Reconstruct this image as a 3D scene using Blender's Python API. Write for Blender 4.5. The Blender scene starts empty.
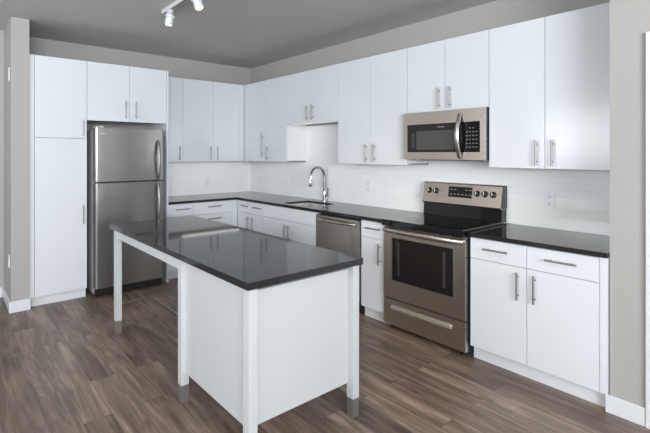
import bpy, bmesh, math, random
from mathutils import Vector, Matrix
random.seed(7)
scene = bpy.context.scene
C = scene.collection

# ------------------------------------------------------------------ camera
cam_data = bpy.data.cameras.new('camera')
cam = bpy.data.objects.new('camera', cam_data); C.objects.link(cam)
cam.location = (-3.641, -5.4391, 1.492)
cam.rotation_euler = (math.pi / 2, 0, -0.6597)
cam_data.sensor_width = 36.0
cam_data.lens = 432.806 / 650 * 36
cam_data.shift_x = (325 - 280.793) / 650
cam_data.shift_y = (153.178 - 216.5) / 650
cam_data.clip_start = 0.05
scene.camera = cam

# ------------------------------------------------------------------ view
scene.view_settings.view_transform = 'Standard'
scene.view_settings.look = 'None'
scene.view_settings.exposure = 0.31
scene.view_settings.gamma = 1.0
scene.view_settings.use_curve_mapping = False

# ------------------------------------------------------------------ world and fill light
world = bpy.data.worlds.new('world'); scene.world = world
world.use_nodes = True
bg = world.node_tree.nodes['Background']
bg.inputs[0].default_value = (0.80, 0.88, 1.0, 1)
bg.inputs[1].default_value = 0.6


def area(name, loc, rot, sx, sy, power, col):
    d = bpy.data.lights.new(name, 'AREA'); d.shape = 'RECTANGLE'
    d.size = sx; d.size_y = sy; d.energy = power; d.color = col
    o = bpy.data.objects.new(name, d); C.objects.link(o)
    o.location = loc; o.rotation_euler = rot
    return o


# added fill lights, tilted up; stand in for window light behind camera and left
area('fill_light_south', (-4.6, -8.86, 1.85), (math.radians(130), 0, 0), 3.6, 1.3, 470, (0.93, 0.97, 1.0))
area('fill_light_west', (-6.86, -3.9, 1.85), (math.radians(125), 0, math.radians(-90)), 4.4, 1.3, 150, (0.93, 0.97, 1.0))

# ------------------------------------------------------------------ materials
def new_mat(name, col=(0.8, 0.8, 0.8), rough=0.5, metal=0.0, spec=0.5, coat=0.0):
    m = bpy.data.materials.new(name); m.use_nodes = True
    b = m.node_tree.nodes['Principled BSDF']
    b.inputs['Base Color'].default_value = (*col, 1)
    b.inputs['Roughness'].default_value = rough
    b.inputs['Metallic'].default_value = metal
    b.inputs['Specular IOR Level'].default_value = spec
    if coat:
        b.inputs['Coat Weight'].default_value = coat
        b.inputs['Coat Roughness'].default_value = 0.05
    return m


def nd(m, t, **kw):
    n = m.node_tree.nodes.new(t)
    for k, v in kw.items():
        setattr(n, k, v)
    return n


def ln(m, a, b):
    m.node_tree.links.new(a, b)


def bsdf(m):
    return m.node_tree.nodes['Principled BSDF']


def geo_pos(m):
    return nd(m, 'ShaderNodeNewGeometry').outputs['Position']


def noisy(m, c1, c2, scale=(1, 1, 1), nscale=8.0, detail=4.0, bump=0.0, rough=None):
    mp = nd(m, 'ShaderNodeMapping'); mp.inputs['Scale'].default_value = scale
    ln(m, geo_pos(m), mp.inputs['Vector'])
    n = nd(m, 'ShaderNodeTexNoise'); n.inputs['Scale'].default_value = nscale
    n.inputs['Detail'].default_value = detail
    ln(m, mp.outputs[0], n.inputs['Vector'])
    r = nd(m, 'ShaderNodeValToRGB')
    r.color_ramp.elements[0].position = 0.3; r.color_ramp.elements[1].position = 0.7
    r.color_ramp.elements[0].color = (*c1, 1); r.color_ramp.elements[1].color = (*c2, 1)
    ln(m, n.outputs['Fac'], r.inputs['Fac']); ln(m, r.outputs[0], bsdf(m).inputs['Base Color'])
    if bump:
        b = nd(m, 'ShaderNodeBump'); b.inputs['Strength'].default_value = bump
        b.inputs['Distance'].default_value = 0.002
        ln(m, n.outputs['Fac'], b.inputs['Height']); ln(m, b.outputs[0], bsdf(m).inputs['Normal'])
    if rough:
        mr = nd(m, 'ShaderNodeMapRange')
        mr.inputs['To Min'].default_value = rough[0]; mr.inputs['To Max'].default_value = rough[1]
        ln(m, n.outputs['Fac'], mr.inputs['Value']); ln(m, mr.outputs[0], bsdf(m).inputs['Roughness'])
    return m


M = {}
M['wall'] = noisy(new_mat('wall_paint', rough=0.75, spec=0.3), (0.375, 0.362, 0.348), (0.388, 0.375, 0.361), nscale=60, bump=0.08)
M['ceiling'] = noisy(new_mat('ceiling_paint', rough=0.85, spec=0.2), (0.52, 0.515, 0.51), (0.54, 0.535, 0.53), nscale=50, bump=0.08)
M['trim'] = new_mat('trim_paint', (0.66, 0.68, 0.71), 0.35)
M['cab'] = noisy(new_mat('cabinet_lacquer', rough=0.16, spec=0.5), (0.655, 0.68, 0.715), (0.665, 0.69, 0.725), nscale=3)
M['carcass'] = new_mat('cabinet_carcass', (0.80, 0.81, 0.82), 0.4)
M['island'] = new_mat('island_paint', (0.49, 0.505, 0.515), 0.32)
M['quartz'] = noisy(new_mat('dark_quartz', rough=0.06, spec=0.32), (0.007, 0.0065, 0.007), (0.034, 0.032, 0.034), nscale=420, detail=2)
M['nickel'] = new_mat('brushed_nickel', (0.30, 0.29, 0.28), 0.45, 1.0)
M['chrome'] = new_mat('chrome', (0.42, 0.43, 0.45), 0.12, 1.0)
M['sink'] = new_mat('sink_steel', (0.75, 0.72, 0.68), 0.25, 0.75)


def steel(name, c1, c2, scale, r=(0.22, 0.34)):
    m = noisy(new_mat(name, metal=1.0), c1, c2, scale=scale, nscale=1.0, detail=1, rough=r)
    return m


M['steel'] = steel('warm_brushed_steel', (0.60, 0.54, 0.475), (0.615, 0.555, 0.49), (3, 3, 160), (0.27, 0.31))
M['steel_light'] = steel('polished_steel', (0.52, 0.49, 0.455), (0.56, 0.525, 0.49), (3, 3, 100), (0.26, 0.3))
M['steel_pale'] = new_mat('satin_steel', (0.50, 0.46, 0.42), 0.45, 0.6)
M['fridge'] = steel('fridge_steel', (0.27, 0.268, 0.262), (0.305, 0.302, 0.296), (9, 9, 0.4), (0.27, 0.33))
M['fridge_side'] = new_mat('fridge_side_grey', (0.48, 0.47, 0.48), 0.4, 0.2)
M['dw'] = steel('dishwasher_steel', (0.50, 0.46, 0.41), (0.53, 0.485, 0.435), (6, 6, 0.6), (0.22, 0.30))
M['black'] = new_mat('black_plastic', (0.012, 0.012, 0.013), 0.35)
M['blackglass'] = new_mat('black_glass', (0.006, 0.006, 0.007), 0.04, spec=0.6)
M['darkgrey'] = new_mat('dark_grey_metal', (0.05, 0.05, 0.055), 0.4, 0.3)
M['ovenglass'] = new_mat('oven_glass', (0.012, 0.009, 0.009), 0.05, spec=0.5)
M['mwglass'] = noisy(new_mat('microwave_screen', rough=0.12, spec=0.6), (0.055, 0.052, 0.056), (0.065, 0.062, 0.066), nscale=200)
M['mark'] = new_mat('white_print', (0.22, 0.215, 0.215), 0.5)
M['greymark'] = new_mat('grey_print_reflection', (0.035, 0.037, 0.041), 0.4)  # burner print, also the reflection painted on the oven window
M['plate'] = new_mat('white_plastic', (0.76, 0.80, 0.83), 0.3)
M['slot'] = new_mat('socket_slot', (0.08, 0.08, 0.09), 0.5)
M['foot'] = new_mat('foot_steel', (0.27, 0.25, 0.235), 0.45, 0.7)
M['lampwhite'] = new_mat('lamp_white', (0.62, 0.64, 0.67), 0.3)
M['inside'] = new_mat('oven_inside', (0.03, 0.03, 0.03), 0.5)
mb_ = new_mat('lit_bulb', (1, 0.9, 0.7), 0.4)
bsdf(mb_).inputs['Emission Color'].default_value = (1, 0.62, 0.28, 1)
bsdf(mb_).inputs['Emission Strength'].default_value = 3.5
M['bulb'] = mb_


def floor_material():
    m = new_mat('walnut_planks', rough=0.36, spec=0.45)
    sep = nd(m, 'ShaderNodeSeparateXYZ'); ln(m, geo_pos(m), sep.inputs[0])
    com = nd(m, 'ShaderNodeCombineXYZ')      # planks run along Y
    ln(m, sep.outputs['Y'], com.inputs['X']); ln(m, sep.outputs['X'], com.inputs['Y'])
    br = nd(m, 'ShaderNodeTexBrick'); br.offset = 0.37; br.offset_frequency = 2; br.squash = 1.0
    br.inputs['Scale'].default_value = 1.0
    br.inputs['Mortar Size'].default_value = 0.0011
    br.inputs['Mortar Smooth'].default_value = 0.3
    br.inputs['Bias'].default_value = 0.0
    br.inputs['Brick Width'].default_value = 1.22
    br.inputs['Row Height'].default_value = 0.152
    br.inputs['Color1'].default_value = (0, 0, 0, 1); br.inputs['Color2'].default_value = (1, 1, 1, 1)
    br.inputs['Mortar'].default_value = (0.5, 0.5, 0.5, 1)
    ln(m, com.outputs[0], br.inputs['Vector'])
    # per-plank offset for the grain
    add = nd(m, 'ShaderNodeVectorMath', operation='ADD')
    mul = nd(m, 'ShaderNodeVectorMath', operation='SCALE'); mul.inputs['Scale'].default_value = 13.0
    ln(m, br.outputs['Color'], mul.inputs[0])
    ln(m, geo_pos(m), add.inputs[0]); ln(m, mul.outputs[0], add.inputs[1])
    mp = nd(m, 'ShaderNodeMapping'); mp.inputs['Scale'].default_value = (22, 1.5, 1)
    ln(m, add.outputs[0], mp.inputs['Vector'])
    n1 = nd(m, 'ShaderNodeTexNoise'); n1.inputs['Scale'].default_value = 1.0
    n1.inputs['Detail'].default_value = 7; n1.inputs['Roughness'].default_value = 0.6
    n1.inputs['Distortion'].default_value = 1.2
    ln(m, mp.outputs[0], n1.inputs['Vector'])
    mp2 = nd(m, 'ShaderNodeMapping'); mp2.inputs['Scale'].default_value = (3.2, 0.9, 1)
    ln(m, add.outputs[0], mp2.inputs['Vector'])
    n2 = nd(m, 'ShaderNodeTexNoise'); n2.inputs['Scale'].default_value = 1.6
    n2.inputs['Detail'].default_value = 3; n2.inputs['Distortion'].default_value = 1.5
    ln(m, mp2.outputs[0], n2.inputs['Vector'])
    mix = nd(m, 'ShaderNodeMix', data_type='FLOAT'); mix.inputs[0].default_value = 0.4
    ln(m, n1.outputs['Fac'], mix.inputs[2]); ln(m, n2.outputs['Fac'], mix.inputs[3])
    sb = nd(m, 'ShaderNodeSeparateColor'); ln(m, br.outputs['Color'], sb.inputs[0])
    mix2 = nd(m, 'ShaderNodeMix', data_type='FLOAT'); mix2.inputs[0].default_value = 0.11
    ln(m, mix.outputs[0], mix2.inputs[2]); ln(m, sb.outputs[0], mix2.inputs[3])
    r = nd(m, 'ShaderNodeValToRGB'); e = r.color_ramp.elements
    e[0].position = 0.30; e[0].color = (0.050, 0.034, 0.026, 1)
    e[1].position = 0.72; e[1].color = (0.44, 0.32, 0.245, 1)
    x = e.new(0.45); x.color = (0.135, 0.094, 0.072, 1)
    x = e.new(0.56); x.color = (0.225, 0.163, 0.127, 1)
    ln(m, mix2.outputs[0], r.inputs['Fac'])
    dk = nd(m, 'ShaderNodeMix', data_type='RGBA')
    ln(m, br.outputs['Fac'], dk.inputs[0]); ln(m, r.outputs[0], dk.inputs[6])
    dk.inputs[7].default_value = (0.035, 0.025, 0.02, 1)
    ln(m, dk.outputs[2], bsdf(m).inputs['Base Color'])
    b = nd(m, 'ShaderNodeBump'); b.inputs['Strength'].default_value = 0.25
    b.inputs['Distance'].default_value = 0.001
    ln(m, mix.outputs[0], b.inputs['Height']); ln(m, b.outputs[0], bsdf(m).inputs['Normal'])
    return m


def tile_material(name, axis):
    m = new_mat(name, rough=0.14, spec=0.5)
    sep = nd(m, 'ShaderNodeSeparateXYZ'); ln(m, geo_pos(m), sep.inputs[0])
    com = nd(m, 'ShaderNodeCombineXYZ')
    ln(m, sep.outputs[axis], com.inputs['X'])
    sh = nd(m, 'ShaderNodeMath', operation='ADD'); sh.inputs[1].default_value = -0.919 + 1.5
    ln(m, sep.outputs['Z'], sh.inputs[0]); ln(m, sh.outputs[0], com.inputs['Y'])
    br = nd(m, 'ShaderNodeTexBrick'); br.offset = 0.5
    br.inputs['Scale'].default_value = 1.0
    br.inputs['Mortar Size'].default_value = 0.0014
    br.inputs['Mortar Smooth'].default_value = 0.2
    br.inputs['Brick Width'].default_value = 0.152; br.inputs['Row Height'].default_value = 0.05
    br.inputs['Color1'].default_value = (0.83, 0.84, 0.84, 1); br.inputs['Color2'].default_value = (0.85, 0.86, 0.86, 1)
    br.inputs['Mortar'].default_value = (0.77, 0.78, 0.78, 1)
    ln(m, com.outputs[0], br.inputs['Vector'])
    ln(m, br.outputs['Color'], bsdf(m).inputs['Base Color'])
    b = nd(m, 'ShaderNodeBump'); b.invert = True; b.inputs['Strength'].default_value = 0.3
    b.inputs['Distance'].default_value = 0.0015
    ln(m, br.outputs['Fac'], b.inputs['Height']); ln(m, b.outputs[0], bsdf(m).inputs['Normal'])
    return m


M['floor'] = floor_material()
M['tileR'] = tile_material('subway_tile_long_wall', 'Y')
M['tileB'] = tile_material('subway_tile_short_wall', 'X')

# ------------------------------------------------------------------ mesh helpers (world coordinates)
WORLD = {}


def bm_new():
    return bmesh.new()


def box(bm, x0, x1, y0, y1, z0, z1, bev=0.0, seg=2):
    xs, ys, zs = sorted((x0, x1)), sorted((y0, y1)), sorted((z0, z1))
    t = bmesh.new()
    bmesh.ops.create_cube(t, size=1)
    for v in t.verts:
        v.co = Vector((xs[0] if v.co.x < 0 else xs[1], ys[0] if v.co.y < 0 else ys[1], zs[0] if v.co.z < 0 else zs[1]))
    if bev:
        bmesh.ops.bevel(t, geom=t.edges[:], offset=bev, segments=seg, affect='EDGES', profile=0.5)
    merge(bm, t)
    return bm


def merge(bm, t):
    me = bpy.data.meshes.new('tmp'); t.to_mesh(me); t.free(); bm.from_mesh(me); bpy.data.meshes.remove(me)


def cyl(bm, p, q, r, seg=16, r2=None):
    p, q = Vector(p), Vector(q); d = q - p
    t = bmesh.new()
    bmesh.ops.create_cone(t, cap_ends=True, segments=seg, radius1=r, radius2=r if r2 is None else r2, depth=d.length)
    rot = Vector((0, 0, 1)).rotation_difference(d.normalized()).to_matrix().to_4x4()
    bmesh.ops.transform(t, matrix=Matrix.Translation((p + q) / 2) @ rot, verts=t.verts)
    merge(bm, t)
    return bm


def tube(bm, pts, rads, seg=14, flat=None):
    """swept tube along pts; flat=(w,h,up) makes an elliptical section."""
    pts = [Vector(p) for p in pts]
    if not isinstance(rads, (list, tuple)):
        rads = [rads] * len(pts)
    rings = []; prev = None
    for i, p in enumerate(pts):
        t = (pts[min(i + 1, len(pts) - 1)] - pts[max(i - 1, 0)]).normalized()
        if prev is None:
            u = t.orthogonal().normalized() if flat is None else (Vector(flat) - t * t.dot(Vector(flat))).normalized()
        else:
            u = (prev - t * t.dot(prev)).normalized()
        prev = u; w = t.cross(u)
        r = rads[i]; ru, rw = (r, r) if not isinstance(r, tuple) else r
        rings.append([bm.verts.new(p + u * ru * math.cos(a) + w * rw * math.sin(a)) for a in [2 * math.pi * k / seg for k in range(seg)]])
    for a, b in zip(rings, rings[1:]):
        for k in range(seg):
            bm.faces.new((a[k], a[(k + 1) % seg], b[(k + 1) % seg], b[k]))
    bm.faces.new(rings[0][::-1]); bm.faces.new(rings[-1])
    return bm


def prism(bm, poly, axis, a0, a1):
    """extrude a 2-D polygon along an axis ('x','y','z')."""
    def P(u, v, a):
        return {'x': (a, u, v), 'y': (u, a, v), 'z': (u, v, a)}[axis]
    A = [bm.verts.new(P(u, v, a0)) for u, v in poly]
    B = [bm.verts.new(P(u, v, a1)) for u, v in poly]
    bm.faces.new(A); bm.faces.new(B[::-1])
    n = len(poly)
    for i in range(n):
        bm.faces.new((A[i], B[i], B[(i + 1) % n], A[(i + 1) % n]))
    return bm


def lathe(bm, prof, origin, axis=(0, 0, 1), seg=24):
    rot = Vector((0, 0, 1)).rotation_difference(Vector(axis).normalized())
    rings = []
    for r, z in prof:
        rings.append([bm.verts.new(Vector(origin) + rot @ Vector((r * math.cos(a), r * math.sin(a), z))) for a in [2 * math.pi * k / seg for k in range(seg)]])
    for a, b in zip(rings, rings[1:]):
        for k in range(seg):
            bm.faces.new((a[k], a[(k + 1) % seg], b[(k + 1) % seg], b[k]))
    bm.faces.new(rings[0][::-1]); bm.faces.new(rings[-1])
    return bm


def holed_slab(bm, outer, holes, z0, z1):
    """flat slab with holes: outer and holes are lists of (x, y)."""
    t = bmesh.new()
    loops = []
    for poly in [outer] + holes:
        vs = [t.verts.new((x, y, z1)) for x, y in poly]
        es = [t.edges.new((vs[i], vs[(i + 1) % len(vs)])) for i in range(len(vs))]
        loops.append((vs, es))
    bmesh.ops.triangle_fill(t, use_beauty=True, use_dissolve=False, edges=t.edges[:], normal=(0, 0, 1))
    top = t.faces[:]
    r = bmesh.ops.extrude_face_region(t, geom=top)
    for v in [g for g in r['geom'] if isinstance(g, bmesh.types.BMVert)]:
        v.co.z = z0
    bmesh.ops.recalc_face_normals(t, faces=t.faces[:])
    merge(bm, t)
    return bm


def rrect(x0, x1, y0, y1, r, n=6):
    out = []
    for cx, cy, a in ((x1 - r, y1 - r, 0), (x0 + r, y1 - r, 90), (x0 + r, y0 + r, 180), (x1 - r, y0 + r, 270)):
        for k in range(n + 1):
            t = math.radians(a + 90 * k / n); out.append((cx + r * math.cos(t), cy + r * math.sin(t)))
    return out


def obj(name, bm, mat, parent=None, smooth=False, label=None):
    bmesh.ops.recalc_face_normals(bm, faces=bm.faces[:])
    me = bpy.data.meshes.new(name)
    xs = [v.co for v in bm.verts]
    lo = Vector((min(c.x for c in xs), min(c.y for c in xs), min(c.z for c in xs)))
    hi = Vector((max(c.x for c in xs), max(c.y for c in xs), max(c.z for c in xs)))
    c = Vector(((lo.x + hi.x) / 2, (lo.y + hi.y) / 2, lo.z))
    for v in bm.verts:
        v.co -= c
    bm.to_mesh(me); bm.free()
    if smooth:
        for p in me.polygons:
            p.use_smooth = True
    o = bpy.data.objects.new(name, me); C.objects.link(o)
    me.materials.append(M[mat] if isinstance(mat, str) else mat)
    if smooth:
        md = o.modifiers.new('edge', 'EDGE_SPLIT'); md.split_angle = math.radians(38)
    pw = WORLD[parent.name] if parent else Vector((0, 0, 0))
    if parent:
        o.parent = parent
    o.location = c - pw
    WORLD[o.name] = c
    if label:
        o['label'] = label
    return o


def thing(name, label, cat, loc, group=None):
    o = bpy.data.objects.new(name, None); C.objects.link(o)
    o.empty_display_size = 0.1
    o.location = loc; WORLD[o.name] = Vector(loc)
    o['label'] = label; o['category'] = cat
    if group:
        o['group'] = group
    return o


def tag(o, label, cat, group=None):
    o['label'] = label; o['category'] = cat
    if group:
        o['group'] = group
    return o


def struct(name, bm, mat, smooth=False):
    o = obj(name, bm, mat, None, smooth); o['kind'] = 'structure'
    return o


# ------------------------------------------------------------------ room shell
CEIL = 2.767
struct('floor', box(bm_new(), -6.9, 0.15, -8.9, 1.6, -0.08, 0.0), 'floor')
struct('ceiling', box(bm_new(), -6.9, 0.15, -8.9, 1.6, CEIL, CEIL + 0.1), 'ceiling')
struct('wall_right', box(bm_new(), 0, 0.15, -4.63, 0.15, 0, CEIL), 'wall')
struct('wall_back', box(bm_new(), -3.004, 0, 0, 0.15, 0, CEIL), 'wall')
# projecting wall beside the right-hand cabinets, running on towards the camera
struct('wall_right_projection', box(bm_new(), -0.615, 0.15, -8.9, -4.63, 0, CEIL), 'wall')
# stub wall (pillar) left of the pantry and the wall beyond it
struct('wall_left_stub', box(bm_new(), -3.155, -3.005, -0.70, 0.15, 0, CEIL), 'wall')
struct('wall_left_beyond', box(bm_new(), -6.9, -3.156, -0.12, 0.15, 0, CEIL), 'wall')


def wall_with_hole(bm, axis, p0, p1, a0, a1, h0, h1, z0, z1):
    def b(aa, ab, za, zb):
        if axis == 'x':
            box(bm, aa, ab, p0, p1, za, zb)
        else:
            box(bm, p0, p1, aa, ab, za, zb)
    b(a0, h0, 0, CEIL); b(h1, a1, 0, CEIL); b(h0, h1, 0, z0); b(h0, h1, z1, CEIL)
    return bm


struct('wall_front', wall_with_hole(bm_new(), 'x', -9.0, -8.9, -6.9, -0.0, -6.4, -2.8, 0.35, 2.5), 'wall')
struct('wall_left', wall_with_hole(bm_new(), 'y', -7.0, -6.9, -9.0, 0.15, -6.2, -1.6, 0.35, 2.5), 'wall')


def window_frame(bm, axis, p0, p1, h0, h1, z0, z1, n):
    def b(aa, ab, za, zb):
        if axis == 'x':
            box(bm, aa, ab, p0, p1, za, zb)
        else:
            box(bm, p0, p1, aa, ab, za, zb)
    w = 0.06
    b(h0, h1, z0, z0 + w); b(h0, h1, z1 - w, z1)
    for k in range(n + 1):
        a = h0 + (h1 - h0 - w) * k / n
        b(a, a + w, z0 + w, z1 - w)
    return bm


struct('window_1', window_frame(bm_new(), 'x', -8.97, -8.92, -6.4, -2.8, 0.35, 2.5, 4), 'trim')
struct('window_2', window_frame(bm_new(), 'y', -6.97, -6.92, -6.2, -1.6, 0.35, 2.5, 4), 'trim')


def skirting(bm, path, h=0.10, t=0.014):
    """path: list of (x0,x1,y0,y1) slabs."""
    for a in path:
        box(bm, *a, 0.0, h, 0.004)
    return bm


struct('baseboard_right', skirting(bm_new(), [(-0.631, -0.615, -4.795, -4.612)], 0.102), 'trim')
struct('baseboard_left', skirting(bm_new(), [(-3.171, -2.995, -0.716, -0.70), (-3.171, -3.155, -0.70, -0.12)], 0.105), 'trim')
struct('baseboard_left_beyond', skirting(bm_new(), [(-6.9, -3.172, -0.136, -0.12)], 0.105), 'trim')
# door casing on the projecting wall at the right picture edge
bm = bm_new()
box(bm, -0.637, -0.615, -4.88, -4.796, 0, 2.15, 0.003)
box(bm, -0.637, -0.615, -5.78, -4.88, 2.07, 2.15, 0.003)
box(bm, -0.637, -0.615, -5.86, -5.78, 0, 2.15, 0.003)
struct('trim_1', bm, 'trim')
bm = bm_new(); box(bm, -0.628, -0.615, -5.78, -4.88, 0.01, 2.07)
struct('door_1', bm, 'trim')
# tiled backsplashes
bm = bm_new()
box(bm, -0.009, 0.0, -4.629, -0.0, 0.9195, 1.3790)
box(bm, -0.009, 0.0, -2.170, -1.284, 1.3790, 1.8350)
box(bm, -0.009, 0.0, -3.785, -3.05, 1.3790, 1.45)
struct('wall_right_tiles', bm, 'tileR')
struct('wall_back_tiles', box(bm_new(), -1.594, -0.009, -0.009, 0.0, 0.9195, 1.3790), 'tileB')


# ------------------------------------------------------------------ cabinets
class Run:
    """local frame: a = along the wall, d = out from the wall, z up."""
    def __init__(self, side):
        self.side = side

    def box(self, bm, a0, a1, d0, d1, z0, z1, bev=0.0):
        if self.side == 'R':
            return box(bm, -d1, -d0, a0, a1, z0, z1, bev)
        return box(bm, a0, a1, -d1, -d0, z0, z1, bev)

    def pt(self, a, d, z):
        return (-d, a, z) if self.side == 'R' else (a, -d, z)


R, B = Run('R'), Run('B')


def carcass(run, a0, a1, d0, d1, z0, z1, top=True, t=0.018):
    bm = bm_new()
    a0, a1 = min(a0, a1) + 0.0006, max(a0, a1) - 0.0006
    run.box(bm, a0, a0 + t, d0, d1, z0, z1)
    run.box(bm, a1 - t, a1, d0, d1, z0, z1)
    run.box(bm, a0 + t, a1 - t, d0, d1, z0, z0 + t)
    run.box(bm, a0 + t, a1 - t, d0, d0 + 0.006, z0 + t, z1)
    if top:
        run.box(bm, a0 + t, a1 - t, d0 + 0.006, d1, z1 - t, z1)
    else:
        run.box(bm, a0 + t, a1 - t, d1 - 0.08, d1, z1 - t, z1)
    return bm


def bar_pull(run, parent, a0, a1, d, z0, z1):
    """bar handle; vertical if a0 == a1, else horizontal."""
    bm = bm_new(); off = 0.030; r = 0.0062
    if a0 == a1:
        cyl(bm, run.pt(a0, d + off, z0), run.pt(a0, d + off, z1), r, 12)
        m = 0.16 * (z1 - z0) if (z1 - z0) < 0.25 else 0.055
        for z in (z0 + m, z1 - m):
            cyl(bm, run.pt(a0, d, z), run.pt(a0, d + off, z), 0.0045, 10)
    else:
        cyl(bm, run.pt(a0, d + off, z0), run.pt(a1, d + off, z0), r, 12)
        m = 0.16 * (a1 - a0)
        for a in (a0 + m, a1 - m):
            cyl(bm, run.pt(a, d, z0), run.pt(a, d + off, z0), 0.0045, 10)
    return obj('handle', bm, 'nickel', parent, smooth=True)


def door(run, parent, a0, a1, d, z0, z1, handle=None, name='door'):
    """handle: ('v', a, za, zb) or ('h', aa, ab, z)."""
    g = 0.0016
    lo, hi = min(a0, a1) + g, max(a0, a1) - g
    o = obj(name, run.box(bm_new(), lo, hi, d - 0.019, d, z0 + g, z1 - g, 0.0012), 'cab', parent)
    if handle:
        if handle[0] == 'v':
            bar_pull(run, o, handle[1], handle[1], d, handle[2], handle[3])
        else:
            bar_pull(run, o, min(handle[1:3]), max(handle[1:3]), d, handle[3], handle[3])
    return o


ZB, ZT = 1.382, 2.444
UD = 0.335


def wall_cab(run, label, a0, a1, z0, z1, doors, depth=UD, fillers=(), group='white wall cabinets', light=None):
    mid = (a0 + a1) / 2
    t = thing('wall_cabinet', label, 'cabinet', run.pt(mid, depth / 2, z0), group)
    obj('cabinet_body', carcass(run, a0, a1, 0.0012, depth - 0.020, z0 + 0.014, z1), 'carcass', t)
    for d in doors:
        door(run, t, d[0], d[1], depth, z0, z1, d[2] if len(d) > 2 else None)
    for f in fillers:
        obj('filler_strip', run.box(bm_new(), min(f) + .001, max(f) - .001, depth - 0.019, depth - 0.001, z0, z1), 'cab', t)
    return t


def vh(a, z0=1.405, z1=1.585):
    return ('v', a, z0, z1)


# right wall (a = y)
wall_cab(R, 'white two-door wall cabinet in the corner with one extra long handle', -0.337, -1.281, ZB, ZT,
         [(-0.411, -0.842, vh(-0.795, 1.435, 1.765)), (-0.842, -1.281, vh(-0.905))], fillers=[(-0.337, -0.411)])
wall_cab(R, 'short white two-door wall cabinet above the sink faucet', -1.282, -2.171, 1.837, ZT,
         [(-1.282, -1.727, vh(-1.682, 1.868, 2.045)), (-1.727, -2.171, vh(-1.778, 1.868, 2.045))])
wall_cab(R, 'tall white two-door wall cabinet between sink and microwave', -2.172, -3.044, ZB, ZT,
         [(-2.172, -2.612, vh(-2.568)), (-2.612, -3.044, vh(-2.670))])
wall_cab(R, 'short white two-door wall cabinet directly above the microwave', -3.045, -3.789, 1.848, ZT,
         [(-3.045, -3.418, vh(-3.370, 1.868, 2.045)), (-3.418, -3.789, vh(-3.470, 1.868, 2.045))])
wall_cab(R, 'white two-door wall cabinet right of the microwave beside the grey wall', -3.790, -4.626, ZB, ZT,
         [(-3.790, -4.182, vh(-4.132)), (-4.182, -4.588, vh(-4.234))], fillers=[(-4.588, -4.626)])
# back wall (a = x)
wall_cab(B, 'narrow white single-door wall cabinet next to the fridge side panel', -1.595, -1.256, ZB, ZT,
         [(-1.595, -1.256, vh(-1.306))])
wall_cab(B, 'white two-door wall cabinet on the short wall reaching the corner', -1.255, -0.337, ZB, ZT,
         [(-1.255, -0.818, vh(-0.868)), (-0.818, -0.402, vh(-0.766))], fillers=[(-0.402, -0.337)])
# above the fridge, deep
wall_cab(B, 'deep white two-door cabinet above the refrigerator', -2.482, -1.621, 1.832, ZT,
         [(-2.482, -2.046, vh(-2.090, 1.866, 2.062)), (-2.046, -1.621, vh(-1.980, 1.866, 2.062))], depth=0.68)
# pantry
pt = thing('pantry_cabinet', 'tall white pantry cabinet left of the refrigerator', 'cabinet', (-2.738, -0.34, 0))
obj('cabinet_body', carcass(B, -3.002, -2.483, 0.0012, 0.660, 0.098, ZT), 'carcass', pt)
door(B, pt, -2.960, -2.483, 0.68, 1.643, ZT, ('v', -2.522, 1.668, 1.835))
door(B, pt, -2.960, -2.483, 0.68, 0.098, 1.643, ('v', -2.522, 0.768, 0.962))
obj('filler_strip', box(bm_new(), -3.002, -2.962, -0.679, -0.661, 0.098, ZT), 'cab', pt)
obj('toe_kick', box(bm_new(), -2.990, -2.485, -0.632, -0.615, 0, 0.097), 'trim', pt)
pnl = obj('end_panel', box(bm_new(), -1.619, -1.597, -0.682, -0.001, 0, ZT, 0.001), 'cab')
tag(pnl, 'tall narrow white panel standing between refrigerator and counter', 'panel')

# slim lights under two wall cabinets
ub = new_mat('light_diffuser', (0.9, 0.9, 0.88), 0.4)
bsdf(ub).inputs['Emission Color'].default_value = (1, 0.97, 0.92, 1)
bsdf(ub).inputs['Emission Strength'].default_value = 3.5
M['diffuser'] = ub


ub2 = ub.copy(); bsdf(ub2).inputs['Emission Strength'].default_value = 0.5
M['diffuser_dim'] = ub2


def under_light(run, a0, a1, d0, d1, z, label, dif='diffuser'):
    t = thing('under_cabinet_light', label, 'light', run.pt((a0 + a1) / 2, (d0 + d1) / 2, z), 'slim under cabinet lights')
    obj('housing', run.box(bm_new(), a0, a1, d0, d1, z - 0.010, z - 0.0005, 0.001), 'lampwhite', t)
    obj('diffuser', run.box(bm_new(), min(a0, a1) + .01, max(a0, a1) - .01, d0 + .006, d1 - .006, z - 0.013, z - 0.0105), dif, t)


under_light(B, -1.24, -0.36, 0.240, 0.285, ZB + 0.014, 'slim white light under the wall cabinets of the short wall')
under_light(R, -1.32, -2.13, 0.240, 0.285, 1.837 + 0.014, 'slim white light under the short cabinet above the sink', 'diffuser_dim')

# base cabinets
BD = 0.63
BT = 0.8885   # top of bodies


def base_cab(run, label, a0, a1, fronts, fillers=(), depth=BD, top=True, group='white base cabinets', toe=None):
    mid = (a0 + a1) / 2
    t = thing('base_cabinet', label, 'cabinet', run.pt(mid, depth / 2, 0), group)
    obj('cabinet_body', carcass(run, a0, a1, 0.002, depth - 0.020, 0.098, BT, top), 'carcass', t)
    for f in fronts:
        door(run, t, f[1], f[2], depth, f[3], f[4], f[5] if len(f) > 5 else None, name=f[0])
    for f in fillers:
        obj('filler_strip', run.box(bm_new(), min(f) + .001, max(f) - .001, depth - 0.019, depth - 0.001, 0.098, BT), 'cab', t)
    tk = toe or (min(a0, a1) + .001, max(a0, a1) - .001)
    obj('toe_kick', run.box(bm_new(), min(tk), max(tk), depth - 0.066, depth - 0.05, 0, 0.0975), 'trim', t)
    return t


DT, DBm = 0.883, 0.735   # drawer top and bottom

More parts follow.
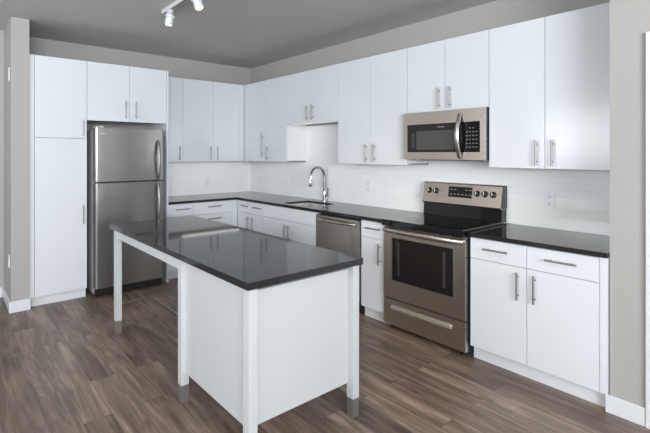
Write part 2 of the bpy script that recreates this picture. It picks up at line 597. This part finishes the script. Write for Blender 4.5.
base_cab(R, 'white base cabinet right of the range with two drawers over two doors', -3.800, -4.626,
         [('drawer', -3.800, -4.186, DBm, DT, ('h', -3.905, -4.073, 0.818)), ('drawer', -4.186, -4.586, DBm, DT, ('h', -4.302, -4.476, 0.818)),
          ('door', -3.800, -4.186, 0.098, DBm, ('v', -4.134, 0.520, 0.702)), ('door', -4.186, -4.586, 0.098, DBm, ('v', -4.237, 0.520, 0.702))],
         fillers=[(-4.586, -4.626)], toe=(-3.801, -4.604))
base_cab(R, 'narrow white base cabinet with one drawer between dishwasher and range', -2.758, -3.038,
         [('drawer', -2.758, -3.032, DBm, DT, ('h', -2.822, -2.990, 0.822)), ('door', -2.758, -3.032, 0.098, DBm, ('v', -2.978, 0.515, 0.700))])
base_cab(R, 'white sink base cabinet with a wide blank panel over two doors', -1.223, -2.150,
         [('false_drawer_front', -1.223, -2.150, DBm, DT), ('door', -1.223, -1.686, 0.098, DBm, ('v', -1.652, 0.515, 0.695)),
          ('door', -1.686, -2.150, 0.098, DBm, ('v', -1.722, 0.515, 0.695))], top=False)
base_cab(R, 'white base cabinet left of the sink base with two small drawers', -0.612, -1.222,
         [('drawer', -0.700, -0.962, DBm, DT, ('h', -0.746, -0.915, 0.824)), ('drawer', -0.962, -1.222, DBm, DT, ('h', -1.020, -1.200, 0.824)),
          ('door', -0.700, -0.962, 0.098, DBm, ('v', -0.905, 0.515, 0.700)), ('door', -0.962, -1.222, 0.098, DBm, ('v', -1.012, 0.515, 0.700))],
         fillers=[(-0.632, -0.700)])
base_cab(B, 'white drawer base cabinet on the short wall reaching the corner', -1.262, -0.632,
         [('drawer', -1.262, -0.702, DBm, DT, ('h', -1.066, -0.876, 0.828)), ('drawer', -1.262, -0.702, 0.42, DBm, ('h', -1.066, -0.876, 0.678)),
          ('drawer', -1.262, -0.702, 0.098, 0.42, ('h', -1.066, -0.876, 0.36))], fillers=[(-0.702, -0.633)])
base_cab(B, 'white base cabinet beside the refrigerator side panel', -1.595, -1.263,
         [('drawer', -1.595, -1.263, DBm, DT, ('h', -1.494, -1.309, 0.823)), ('door', -1.595, -1.263, 0.098, DBm, ('v', -1.31, 0.515, 0.700))])

# worktops
SX0, SX1, SY0, SY1 = -0.580, -0.165, -1.975, -1.500
bm = holed_slab(bm_new(), [(-1.595, -0.0005), (-1.595, -0.648), (-0.648, -0.648), (-0.648, -3.0415), (-0.0005, -3.0415), (-0.0005, -0.0005)],
                [rrect(SX0, SX1, SY0, SY1, 0.075)], 0.889, 0.919)
tag(obj('countertop', bm, 'quartz'), 'long L-shaped dark grey quartz countertop around the sink', 'countertop', 'dark quartz worktops')
bm = box(bm_new(), -0.648, -0.0005, -4.628, -3.793, 0.889, 0.919, 0.0015)
tag(obj('countertop', bm, 'quartz'), 'short dark grey quartz countertop right of the range', 'countertop', 'dark quartz worktops')

# sink (undermount bowl)
bm = bm_new()
sec = [(0.0035, 0.897, 0.072), (0.004, 0.80, 0.072), (0.012, 0.715, 0.07), (0.035, 0.69, 0.055)]
rings = []
for ins, z, rr in sec:
    rings.append([bm.verts.new((x, y, z)) for x, y in rrect(SX0 + ins - .002, SX1 - ins + .002, SY0 + ins - .002, SY1 - ins + .002, rr)])
for a, b in zip(rings, rings[1:]):
    for k in range(len(a)):
        bm.faces.new((a[k], a[(k + 1) % len(a)], b[(k + 1) % len(a)], b[k]))
bm.faces.new(rings[-1])
sk = obj('sink', bm, 'sink', smooth=True)
tag(sk, 'undermount stainless steel sink bowl set in the long countertop', 'sink')
md = sk.modifiers.new('thick', 'SOLIDIFY'); md.thickness = 0.0015; md.offset = 0
obj('drain', lathe(bm_new(), [(0.042, 0), (0.042, 0.003), (0.03, 0.004), (0.025, 0.001)], (-0.36, -1.69, 0.691)), 'chrome', sk, smooth=True)

# faucet
FX, FY = -0.065, -1.68
fc = thing('faucet', 'tall chrome gooseneck faucet behind the sink', 'faucet', (FX, FY, 0.919))
obj('base', lathe(bm_new(), [(0.027, 0), (0.027, 0.006), (0.021, 0.012), (0.0195, 0.10), (0.0165, 0.12)], (FX, FY, 0.9192)), 'chrome', fc, smooth=True)
pts = [(FX, FY, 1.035), (FX, FY, 1.12), (FX, FY, 1.215)]
rad_ = 0.110
for k in range(1, 12):
    a = math.radians(180 * k / 12 * 1.02)
    pts.append((FX - rad_ * (1 - math.cos(a)), FY, 1.215 + rad_ * math.sin(a)))
pts.append((FX - 2 * rad_ - 0.002, FY, 1.19))
obj('spout', tube(bm_new(), pts, 0.0145), 'chrome', fc, smooth=True)
obj('spray_head', lathe(bm_new(), [(0.0155, 0), (0.020, -0.035), (0.0215, -0.075), (0.018, -0.088)], (FX - 2 * rad_ - 0.003, FY, 1.192), seg=18), 'chrome', fc, smooth=True)
bm = bm_new(); cyl(bm, (FX, FY - 0.012, 0.985), (FX, FY - 0.052, 0.985), 0.0135, 14)
tube(bm, [(FX, FY - 0.045, 0.99), (FX, FY - 0.058, 1.03), (FX, FY - 0.062, 1.085)], [0.008, 0.0065, 0.0075])
obj('lever', bm, 'chrome', fc, smooth=True)

# ------------------------------------------------------------------ refrigerator
fx0, fx1, fy = -2.433, -1.70, -0.80
fr = thing('refrigerator', 'stainless top-freezer refrigerator between pantry and white side panel', 'refrigerator', (-2.06, -0.4, 0))
obj('refrigerator_body', box(bm_new(), fx0 + .004, fx1 - .004, -0.715, -0.03, 0.035, 1.735, 0.006), 'fridge_side', fr)


def fridge_door(z0, z1):
    bm = bm_new()
    prof = []
    # plan outline with rounded front corners
    r = 0.022
    pl = [(fx0, -0.722), (fx0, fy + r)]
    for k in range(1, 7):
        a = math.radians(180 + 90 * k / 6); pl.append((fx0 + r + r * math.cos(a), fy + r + r * math.sin(a)))
    pl += [(fx1 - r, fy)]
    for k in range(1, 7):
        a = math.radians(270 + 90 * k / 6); pl.append((fx1 - r + r * math.cos(a), fy + r + r * math.sin(a)))
    pl += [(fx1, -0.722)]
    prism(bm, pl, 'z', z0, z1)
    return bm


def fridge_handle(parent, z0, z1, x=-1.772, end='top'):
    bm = bm_new(); n = 14; pts = []; rr = []
    for k in range(n + 1):
        t = k / n
        z = z0 + (z1 - z0) * t
        dpt = 0.048 * math.sin(math.pi * min(max(t, 0.0), 1.0)) ** 0.55 if 0 < t < 1 else 0.0
        pts.append((x, fy - 0.004 - dpt, z)); rr.append((0.0095, 0.015))
    tube(bm, pts, rr, 14, flat=(0, 1, 0))
    return obj('handle', bm, 'nickel', parent, smooth=True)


d1 = obj('freezer_door', fridge_door(1.197, 1.752), 'fridge', fr, smooth=True)
d2 = obj('refrigerator_door', fridge_door(0.102, 1.182), 'fridge', fr, smooth=True)
fridge_handle(d1, 1.215, 1.63); fridge_handle(d2, 0.735, 1.165)
# raised lettering badge, too small in the photograph to read
bm = bm_new()
for k in range(10):
    x = -2.385 + k * 0.0062
    box(bm, x, x + 0.0038, fy - 0.0015, fy, 1.688, 1.698)
obj('badge', bm, 'steel_light', d1)
obj('hinge_cover', box(bm_new(), fx0 + 0.01, fx0 + 0.09, -0.79, -0.66, 1.7535, 1.772, 0.004), 'fridge_side', fr)
obj('gasket', box(bm_new(), fx0 + 0.012, fx1 - 0.012, -0.722, -0.716, 0.10, 1.745), 'black', fr)
bm = bm_new(); box(bm, fx0 + 0.01, fx1 - 0.01, -0.745, -0.70, 0.012, 0.095, 0.004)
for k in range(22):
    x = fx0 + 0.05 + k * 0.029
    box(bm, x, x + 0.012, -0.748, -0.744, 0.03, 0.08)
obj('base_grille', bm, 'black', fr)
for x in (fx0 + .05, fx1 - .05):
    for y in (-0.69, -0.08):
        obj('foot', cyl(bm_new(), (x, y, 0.0), (x, y, 0.036), 0.02), 'black', fr)

# ------------------------------------------------------------------ range
RY0, RY1 = -3.784, -3.044
rg = thing('range', 'stainless electric range with black glass cooktop under the microwave', 'range', (-0.34, -3.4065, 0))
obj('range_body', box(bm_new(), -0.632, -0.012, RY0 + .004, RY1 - .004, 0.03, 0.894, 0.002), 'darkgrey', rg)
bm = box(bm_new(), -0.697, -0.095, RY0, RY1, 0.895, 0.932, 0.005)
box(bm, -0.697, -0.637, RY0, RY1, 0.879, 0.905, 0.005)
ct = obj('cooktop', bm, 'blackglass', rg)
for (x, y, r) in ((-0.50, -3.58, 0.105), (-0.50, -3.23, 0.085), (-0.24, -3.58, 0.075), (-0.24, -3.23, 0.10)):
    b2 = bm_new()
    for q in (r, r * 0.62):
        n = 40
        A = [b2.verts.new((x + q * math.cos(2 * math.pi * k / n), y + q * math.sin(2 * math.pi * k / n), 0.9323)) for k in range(n)]
        D = [b2.verts.new((x + (q - .003) * math.cos(2 * math.pi * k / n), y + (q - .003) * math.sin(2 * math.pi * k / n), 0.9323)) for k in range(n)]
        for k in range(n):
            b2.faces.new((A[k], A[(k + 1) % n], D[(k + 1) % n], D[k]))
    obj('burner_ring', b2, 'greymark', ct)
bm = bm_new(); box(bm, -0.690, -0.095, RY0 - .0005, RY0 + .008, 0.9322, 0.9345)
obj('cooktop_edge_trim', bm, 'steel', ct)
# backguard: black riser below a slanted steel control panel
bm = prism(bm_new(), [(-0.095, 0.929), (-0.012, 0.929), (-0.012, 1.05), (-0.085, 1.05)], 'y', RY0 + .012, RY1 - .008)
obj('backguard_riser', bm, 'blackglass', rg)
pan = prism(bm_new(), [(-0.118, 1.048), (-0.112, 1.036), (-0.012, 1.036), (-0.012, 1.227), (-0.070, 1.227), (-0.082, 1.218)], 'y', RY0 + .010, RY1 - .008)
cp = obj('control_panel', pan, 'steel', rg)
obj('end_cap', prism(bm_new(), [(-0.108, 1.04), (-0.0125, 1.04), (-0.0125, 1.225), (-0.074, 1.225)], 'y', RY0 + .006, RY0 + .0099), 'darkgrey', cp)


def on_panel(z, off=0.0):       # point on the slanted face of the control panel
    t = (z - 1.048) / (1.218 - 1.048)
    x = -0.118 + t * 0.036
    n = Vector((-(1.218 - 1.048), 0, 0.036)).normalized()
    return Vector((x, 0, z)) + n * off, n


for y in (-3.118, -3.186, -3.570, -3.638, -3.706):
    p, n = on_panel(1.150, 0.0)
    kb = obj('knob', lathe(bm_new(), [(0.027, 0.0), (0.027, 0.004), (0.022, 0.006), (0.020, 0.024), (0.017, 0.027)], (p.x, y, p.z), axis=n, seg=20), 'black', cp, smooth=True)
    q = Vector((p.x, y, p.z)) + n * 0.027
    b2 = bm_new()
    up = Vector((0, 0, 1)) - n * n.z; up.normalize()
    cyl(b2, q - up * 0.014, q + up * 0.014, 0.005, 8)
    obj('knob_grip', b2, 'steel', kb)


def panel_quad(bm, y0, y1, z0, z1, off):
    th = 0.001
    P = []
    for z in (z0, z1):
        for y in (y0, y1):
            a, n = on_panel(z, off); P.append(Vector((a.x, y, a.z)))
    for z in (z0, z1):
        for y in (y0, y1):
            a, n = on_panel(z, off + th); P.append(Vector((a.x, y, a.z)))
    v = [bm.verts.new(p) for p in P]
    for f in ((0, 1, 3, 2), (4, 5, 7, 6), (0, 1, 5, 4), (2, 3, 7, 6), (0, 2, 6, 4), (1, 3, 7, 5)):
        bm.faces.new([v[k] for k in f])


bm = bm_new(); panel_quad(bm, -3.526, -3.308, 1.106, 1.198, 0.0003)
dsp = obj('display', bm, 'blackglass', cp)
for row, zz in enumerate((1.172, 1.132)):
    for k in range(6):
        if row == 0 and k in (2, 3):
            continue
        y = -3.325 - k * 0.035
        bm = bm_new(); panel_quad(bm, y - 0.020, y, zz - 0.0035, zz + 0.0035, 0.0014)
        obj('touch_key', bm, 'mark', dsp)
# front
obj('control_rail', box(bm_new(), -0.655, -0.633, RY0 + .001, RY1 - .001, 0.862, 0.8785, 0.002), 'steel', rg)
for k in range(6):
    y = -3.10 - k * 0.115
    obj('vent_slot', box(bm_new(), -0.657, -0.6552, y - 0.055, y, 0.870, 0.874), 'black', rg)
od = thing_door = None
b2 = bm_new()
wy0, wy1, wz0, wz1 = -3.688, -3.133, 0.425, 0.783
dx0, dx1 = -0.668, -0.634
box(b2, dx0, dx1, RY0 + .001, wy0, 0.272, 0.860); box(b2, dx0, dx1, wy1, RY1 - .001, 0.272, 0.860)
box(b2, dx0, dx1, wy0, wy1, 0.272, wz0); box(b2, dx0, dx1, wy0, wy1, wz1, 0.860)
od = obj('oven_door', b2, 'steel', rg)
obj('door_edge', box(bm_new(), dx0 - .0008, dx1, RY0, RY0 + .004, 0.272, 0.860), 'steel_light', od)
# bevelled steel window surround, then glass
b2 = bm_new()
for (a0, a1, c0, c1) in ((wy0 - .006, wy1 + .006, wz0 - .006, wz0), (wy0 - .006, wy1 + .006, wz1, wz1 + .006), (wy0 - .006, wy0, wz0, wz1), (wy1, wy1 + .006, wz0, wz1)):
    box(b2, dx0 - .002, dx0, a0, a1, c0, c1)
obj('window_trim', b2, 'steel_light', od)
gl = obj('oven_window', box(bm_new(), dx0 + .004, dx0 + .009, wy0, wy1, wz0, wz1), 'ovenglass', od)
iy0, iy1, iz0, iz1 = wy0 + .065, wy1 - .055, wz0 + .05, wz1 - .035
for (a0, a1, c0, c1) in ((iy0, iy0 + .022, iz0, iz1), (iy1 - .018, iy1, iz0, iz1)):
    obj('window_strip', box(bm_new(), dx0 + .0025, dx0 + .0038, a0, a1, c0, c1), 'greymark', gl)  # room reflection painted as two grey strips on the oven glass
# bowed bar handle
n = 18; pts = []; rr = []
for k in range(n + 1):
    t = k / n
    y = -3.062 + (-3.768 + 3.062) * t
    bow = math.sin(math.pi * t) ** 0.5 if 0 < t < 1 else 0
    pts.append((-0.668 - 0.056 * (0.25 + 0.75 * bow), y, 0.846)); rr.append((0.015, 0.021))
b2 = tube(bm_new(), pts, rr, 16, flat=(1, 0, 0))
for y in (-3.070, -3.760):
    box(b2, -0.685, -0.667, y - .014, y + .014, 0.832, 0.860, 0.003)
obj('handle', b2, 'steel_light', od, smooth=True)
# drawer
b2 = bm_new()
box(b2, dx0 + .002, dx1, RY0 + .001, RY1 - .001, 0.045, 0.262, 0.002)
dr = obj('storage_drawer', b2, 'steel', rg)
obj('drawer_edge', box(bm_new(), dx0 + .001, dx1, RY0, RY0 + .004, 0.046, 0.261), 'steel_light', dr)
obj('handle', box(bm_new(), dx0 - .016, dx0 + .0018, -3.680, -3.128, 0.184, 0.218, 0.007), 'steel_pale', dr)
for y in (RY0 + .05, RY1 - .05):
    for x in (-0.60, -0.08):
        obj('foot', cyl(bm_new(), (x, y, 0), (x, y, 0.03), 0.018), 'black', rg)

# ------------------------------------------------------------------ microwave
MY0, MY1, MZ0, MZ1, MX = -3.786, -3.052, 1.437, 1.8455, -0.400
mw = thing('microwave', 'stainless over-the-range microwave under the short wall cabinet', 'microwave', (-0.2, -3.417, MZ0))
obj('microwave_body', box(bm_new(), MX + .034, -0.010, MY0 + .002, MY1 - .002, MZ0, MZ1, 0.002), 'darkgrey', mw)
b2 = bm_new(); gy0, gy1, gz0, gz1 = -3.575, -3.092, 1.500, 1.740
box(b2, MX, MX + .032, MY0, -3.752, MZ0 + .001, MZ1 - .001)
box(b2, MX, MX + .032, gy1, MY1, MZ0 + .001, MZ1 - .001)
box(b2, MX, MX + .032, -3.752, gy1, MZ0 + .001, gz0); box(b2, MX, MX + .032, -3.752, gy1, gz1, MZ1 - .001)
md_ = obj('microwave_front', b2, 'steel', mw)
obj('door_edge', box(bm_new(), MX - .0008, MX + .030, MY0 - .0008, MY0 + .004, MZ0 + .002, MZ1 - .002), 'steel_light', md_)
wd = obj('door_window', box(bm_new(), MX + .002, MX + .02, gy0, gy1, gz0, gz1), 'blackglass', mw)
obj('window_screen', box(bm_new(), MX + .001, MX + .0019, -3.540, -3.185, 1.522, 1.682), 'mwglass', wd)
b2 = bm_new(); box(b2, MX + .001, MX + .0019, -3.168, -3.135, 1.535, 1.665)
obj('window_strip', b2, 'greymark', wd)
b2 = bm_new()
for k in range(8):
    y = -3.386 - k * 0.0085
    box(b2, MX + .0008, MX + .0019, y - .0055, y, 1.706, 1.716)
obj('badge', b2, 'mark', wd)
kp = obj('control_panel', box(bm_new(), MX + .002, MX + .02, -3.752, gy0 - .002, gz0, gz1), 'blackglass', mw)
for r_ in range(6):
    for c_ in range(4):
        if r_ == 0 and c_ in (0, 3):
            continue
        y = -3.640 - c_ * 0.026; z = 1.690 - r_ * 0.030
        obj('key', box(bm_new(), MX + .0009, MX + .0019, y - .012, y, z - .004, z + .003), 'mark', kp)
n = 16; pts = []; rr = []
for k in range(n + 1):
    t = k / n
    bow = math.sin(math.pi * t)
    pts.append((MX - 0.008 - 0.050 * bow, -3.592, 1.452 + (1.805 - 1.452) * t)); rr.append((0.009, 0.017))
obj('handle', tube(bm_new(), pts, rr, 14, flat=(1, 0, 0)), 'steel_light', md_, smooth=True)
obj('vent_grille', box(bm_new(), -0.365, -0.06, -3.70, -3.20, MZ0 - .005, MZ0 - .0005), 'black', mw)

# ------------------------------------------------------------------ dishwasher
DY0, DY1 = -2.752, -2.156
dw = thing('dishwasher', 'stainless dishwasher built in under the countertop beside the sink', 'dishwasher', (-0.32, -2.454, 0))
obj('tub', box(bm_new(), -0.608, -0.02, DY0 + .004, DY1 - .004, 0.09, 0.872), 'darkgrey', dw)
b2 = bm_new(); box(b2, -0.644, -0.610, DY0 + .004, DY1 - .003, 0.118, 0.868, 0.005)
dd = obj('dishwasher_door', b2, 'dw', dw)
n = 16; pts = []; rr = []
for k in range(n + 1):
    t = k / n; bow = math.sin(math.pi * t) ** 0.6 if 0 < t < 1 else 0
    pts.append((-0.646 - 0.038 * bow, DY1 - 0.045 + (DY0 + 0.09 - DY1) * t * 1.0, 0.826)); rr.append((0.008, 0.014))
obj('handle', tube(bm_new(), pts, rr, 12, flat=(1, 0, 0)), 'dw', dd, smooth=True)
obj('toe_kick', box(bm_new(), -0.575, -0.56, DY0 + .005, DY1 - .005, 0.0, 0.112), 'black', dw)

# ------------------------------------------------------------------ island
IX0, IX1, IY0, IY1, IT = -2.580, -1.790, -3.800, -1.712, 0.901
isl = thing('kitchen_island', 'white kitchen island with dark quartz top and open legged end', 'island', (-2.17, -2.75, 0))
top = obj('worktop', box(bm_new(), -2.557, -1.779, IY0 + .003, IY1, 0.866, IT, 0.0015), 'quartz', isl, label='dark grey polished quartz top')
lx = (-2.530, -1.828); ly = (-3.765, -3.042, -1.787)
lw = 0.05
for x in lx:
    for y in ly:
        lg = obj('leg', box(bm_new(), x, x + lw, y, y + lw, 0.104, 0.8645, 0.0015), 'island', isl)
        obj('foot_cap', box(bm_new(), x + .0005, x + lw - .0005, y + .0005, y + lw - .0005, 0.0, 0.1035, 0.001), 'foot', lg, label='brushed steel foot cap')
# aprons under the top
bm = bm_new()
for x in (lx[0] + .002, lx[1] + .018):
    box(bm, x, x + 0.03, ly[1] + lw + .001, ly[2] - .001, 0.795, 0.8645)
box(bm, lx[0] + lw + .001, lx[1] - .001, ly[2] + .012, ly[2] + .042, 0.795, 0.8645)
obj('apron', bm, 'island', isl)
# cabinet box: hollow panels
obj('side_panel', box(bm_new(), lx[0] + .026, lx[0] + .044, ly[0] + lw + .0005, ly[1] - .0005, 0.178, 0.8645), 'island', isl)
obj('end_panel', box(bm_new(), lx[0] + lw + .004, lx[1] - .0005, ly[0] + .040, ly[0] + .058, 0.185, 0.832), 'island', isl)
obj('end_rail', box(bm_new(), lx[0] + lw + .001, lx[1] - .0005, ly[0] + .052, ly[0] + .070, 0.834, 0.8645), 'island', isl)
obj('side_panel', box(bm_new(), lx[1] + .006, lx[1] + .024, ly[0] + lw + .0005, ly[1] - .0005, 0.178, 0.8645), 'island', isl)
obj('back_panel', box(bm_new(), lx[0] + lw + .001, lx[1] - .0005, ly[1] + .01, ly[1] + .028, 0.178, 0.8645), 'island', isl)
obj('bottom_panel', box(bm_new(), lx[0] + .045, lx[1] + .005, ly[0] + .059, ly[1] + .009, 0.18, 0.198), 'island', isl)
# steel footrest: cross bar between the end legs and a bar running back to the cabinet
b2 = bm_new()
cyl(b2, (lx[0] + lw, ly[2] + .025, 0.235), (lx[1], ly[2] + .025, 0.235), 0.007, 10)
cyl(b2, (-2.205, ly[2] + .025, 0.235), (-2.205, ly[1] + .028, 0.235), 0.007, 10)
cyl(b2, (-2.205, ly[2] + .043, 0.235), (-2.205, ly[2] + .003, 0.235), 0.013, 12)
obj('footrest', b2, 'nickel', isl, smooth=True, label='thin steel footrest bars')

# ------------------------------------------------------------------ wall plates
def outlet(side, a, z, label, kind='socket', w=0.072, h=0.117, wall=0.0095):
    g = 'white wall plates on the backsplash'
    run = Run(side)
    o = obj('outlet_cover' if kind == 'socket' else 'switch_cover', run.box(bm_new(), a - w / 2, a + w / 2, wall, wall + 0.006, z - h / 2, z + h / 2, 0.0015), 'plate')
    tag(o, label, 'outlet' if kind == 'socket' else 'light switch', g)
    if kind == 'socket':
        for dz in (0.027, -0.027):
            s = obj('socket', run.box(bm_new(), a - .015, a + .015, wall + .006, wall + .0085, z + dz - .016, z + dz + .016, 0.001), 'plate', o)
            b3 = bm_new()
            run.box(b3, a - .008, a - .005, wall + .0085, wall + .009, z + dz - .004, z + dz + .008)
            run.box(b3, a + .005, a + .008, wall + .0085, wall + .009, z + dz - .004, z + dz + .008)
            run.box(b3, a - .003, a + .003, wall + .0085, wall + .009, z + dz - .012, z + dz - .007)
            obj('slots', b3, 'slot', s)
    else:
        obj('rocker', run.box(bm_new(), a - .017, a + .017, wall + .006, wall + .0095, z - .033, z + .033, 0.001), 'plate', o)
    return o


outlet('R', -4.094, 1.134, 'white outlet cover on the backsplash right of the range')
outlet('R', -2.312, 1.134, 'white outlet cover on the backsplash between faucet and range')
outlet('R', -2.940, 1.134, 'white wall plate on the backsplash just left of the range control panel', 'switch')
outlet('R', -1.070, 1.122, 'white wall plate left of the faucet, the one nearer to it', 'switch')
outlet('R', -0.900, 1.122, 'white wall plate left of the faucet, the one farther from it', 'switch')
outlet('R', -0.300, 1.128, 'white outlet cover on the long wall close to the corner')
outlet('B', -0.734, 1.100, 'white outlet cover on the short wall backsplash')
# two small plates on the left side of the pillar
for z, h, pw_, lb in ((2.245, 0.13, 0.018, 'small white plate high on the left side of the grey pillar'), (0.46, 0.117, 0.035, 'white outlet cover low on the left side of the grey pillar')):
    o = obj('wall_plate', box(bm_new(), -3.162, -3.1555, -0.585 - pw_, -0.585 + pw_, z - h / 2, z + h / 2, 0.001), 'plate')
    tag(o, lb, 'wall plate')
    obj('insert', box(bm_new(), -3.164, -3.1622, -0.585 - pw_ / 2, -0.585 + pw_ / 2, z - h / 2 + .03, z + h / 2 - .03), 'plate', o)

# ------------------------------------------------------------------ track light
tl = thing('track_light', 'brushed metal ceiling track light with white spot heads', 'light fixture', (-2.10, -2.75, CEIL))
obj('rail', box(bm_new(), -2.118, -2.082, -3.85, -1.74, CEIL - 0.034, CEIL - 0.0005, 0.004), 'lampwhite', tl, smooth=False)
obj('rail_slot', box(bm_new(), -2.106, -2.094, -3.84, -1.75, CEIL - 0.0352, CEIL - 0.0343), 'black', tl)
heads = []


def head(y, dirv, lit):
    d = Vector(dirv).normalized()
    x = -2.10; z = CEIL - 0.036
    b3 = bm_new()
    box(b3, x - .016, x + .016, y - .035, y + .035, z - 0.022, z, 0.003)
    cyl(b3, (x, y, z - 0.05), (x, y, z - 0.02), 0.008, 10)
    h = obj('lamp_head', b3, 'lampwhite', tl, smooth=True)
    c = Vector((x, y, z - 0.062))
    b3 = bm_new()
    o0 = c - d * 0.03
    lathe(b3, [(0.014, -0.012), (0.028, 0.0), (0.034, 0.012), (0.046, 0.014), (0.046, 0.024), (0.035, 0.028), (0.035, 0.088), (0.030, 0.090), (0.028, 0.08)], o0, axis=d, seg=22)
    obj('lamp_shade', b3, 'lampwhite', h, smooth=True)
    b3 = bm_new(); lathe(b3, [(0.027, 0.078), (0.028, 0.092), (0.020, 0.098), (0.01, 0.100)], o0, axis=d, seg=18)
    obj('bulb', b3, 'bulb', h, smooth=True)
    sp = bpy.data.lights.new('spot', 'SPOT'); sp.energy = 14 if lit else 5; sp.color = (1, 0.84, 0.62)
    sp.spot_size = math.radians(75); sp.spot_blend = 0.7; sp.shadow_soft_size = 0.035
    so = bpy.data.objects.new('spot_light', sp); C.objects.link(so)
    so.parent = h
    p = o0 + d * 0.125
    so.location = p - WORLD[h.name]
    so.rotation_euler = d.to_track_quat('-Z', 'Y').to_euler()


head(-1.88, (-0.10, 0.25, -1.0), False)
head(-2.40, (0.15, -0.28, -1.0), True)
head(-3.05, (0.6, -0.2, -1.0), True)
head(-3.60, (0.6, 0.2, -1.0), True)
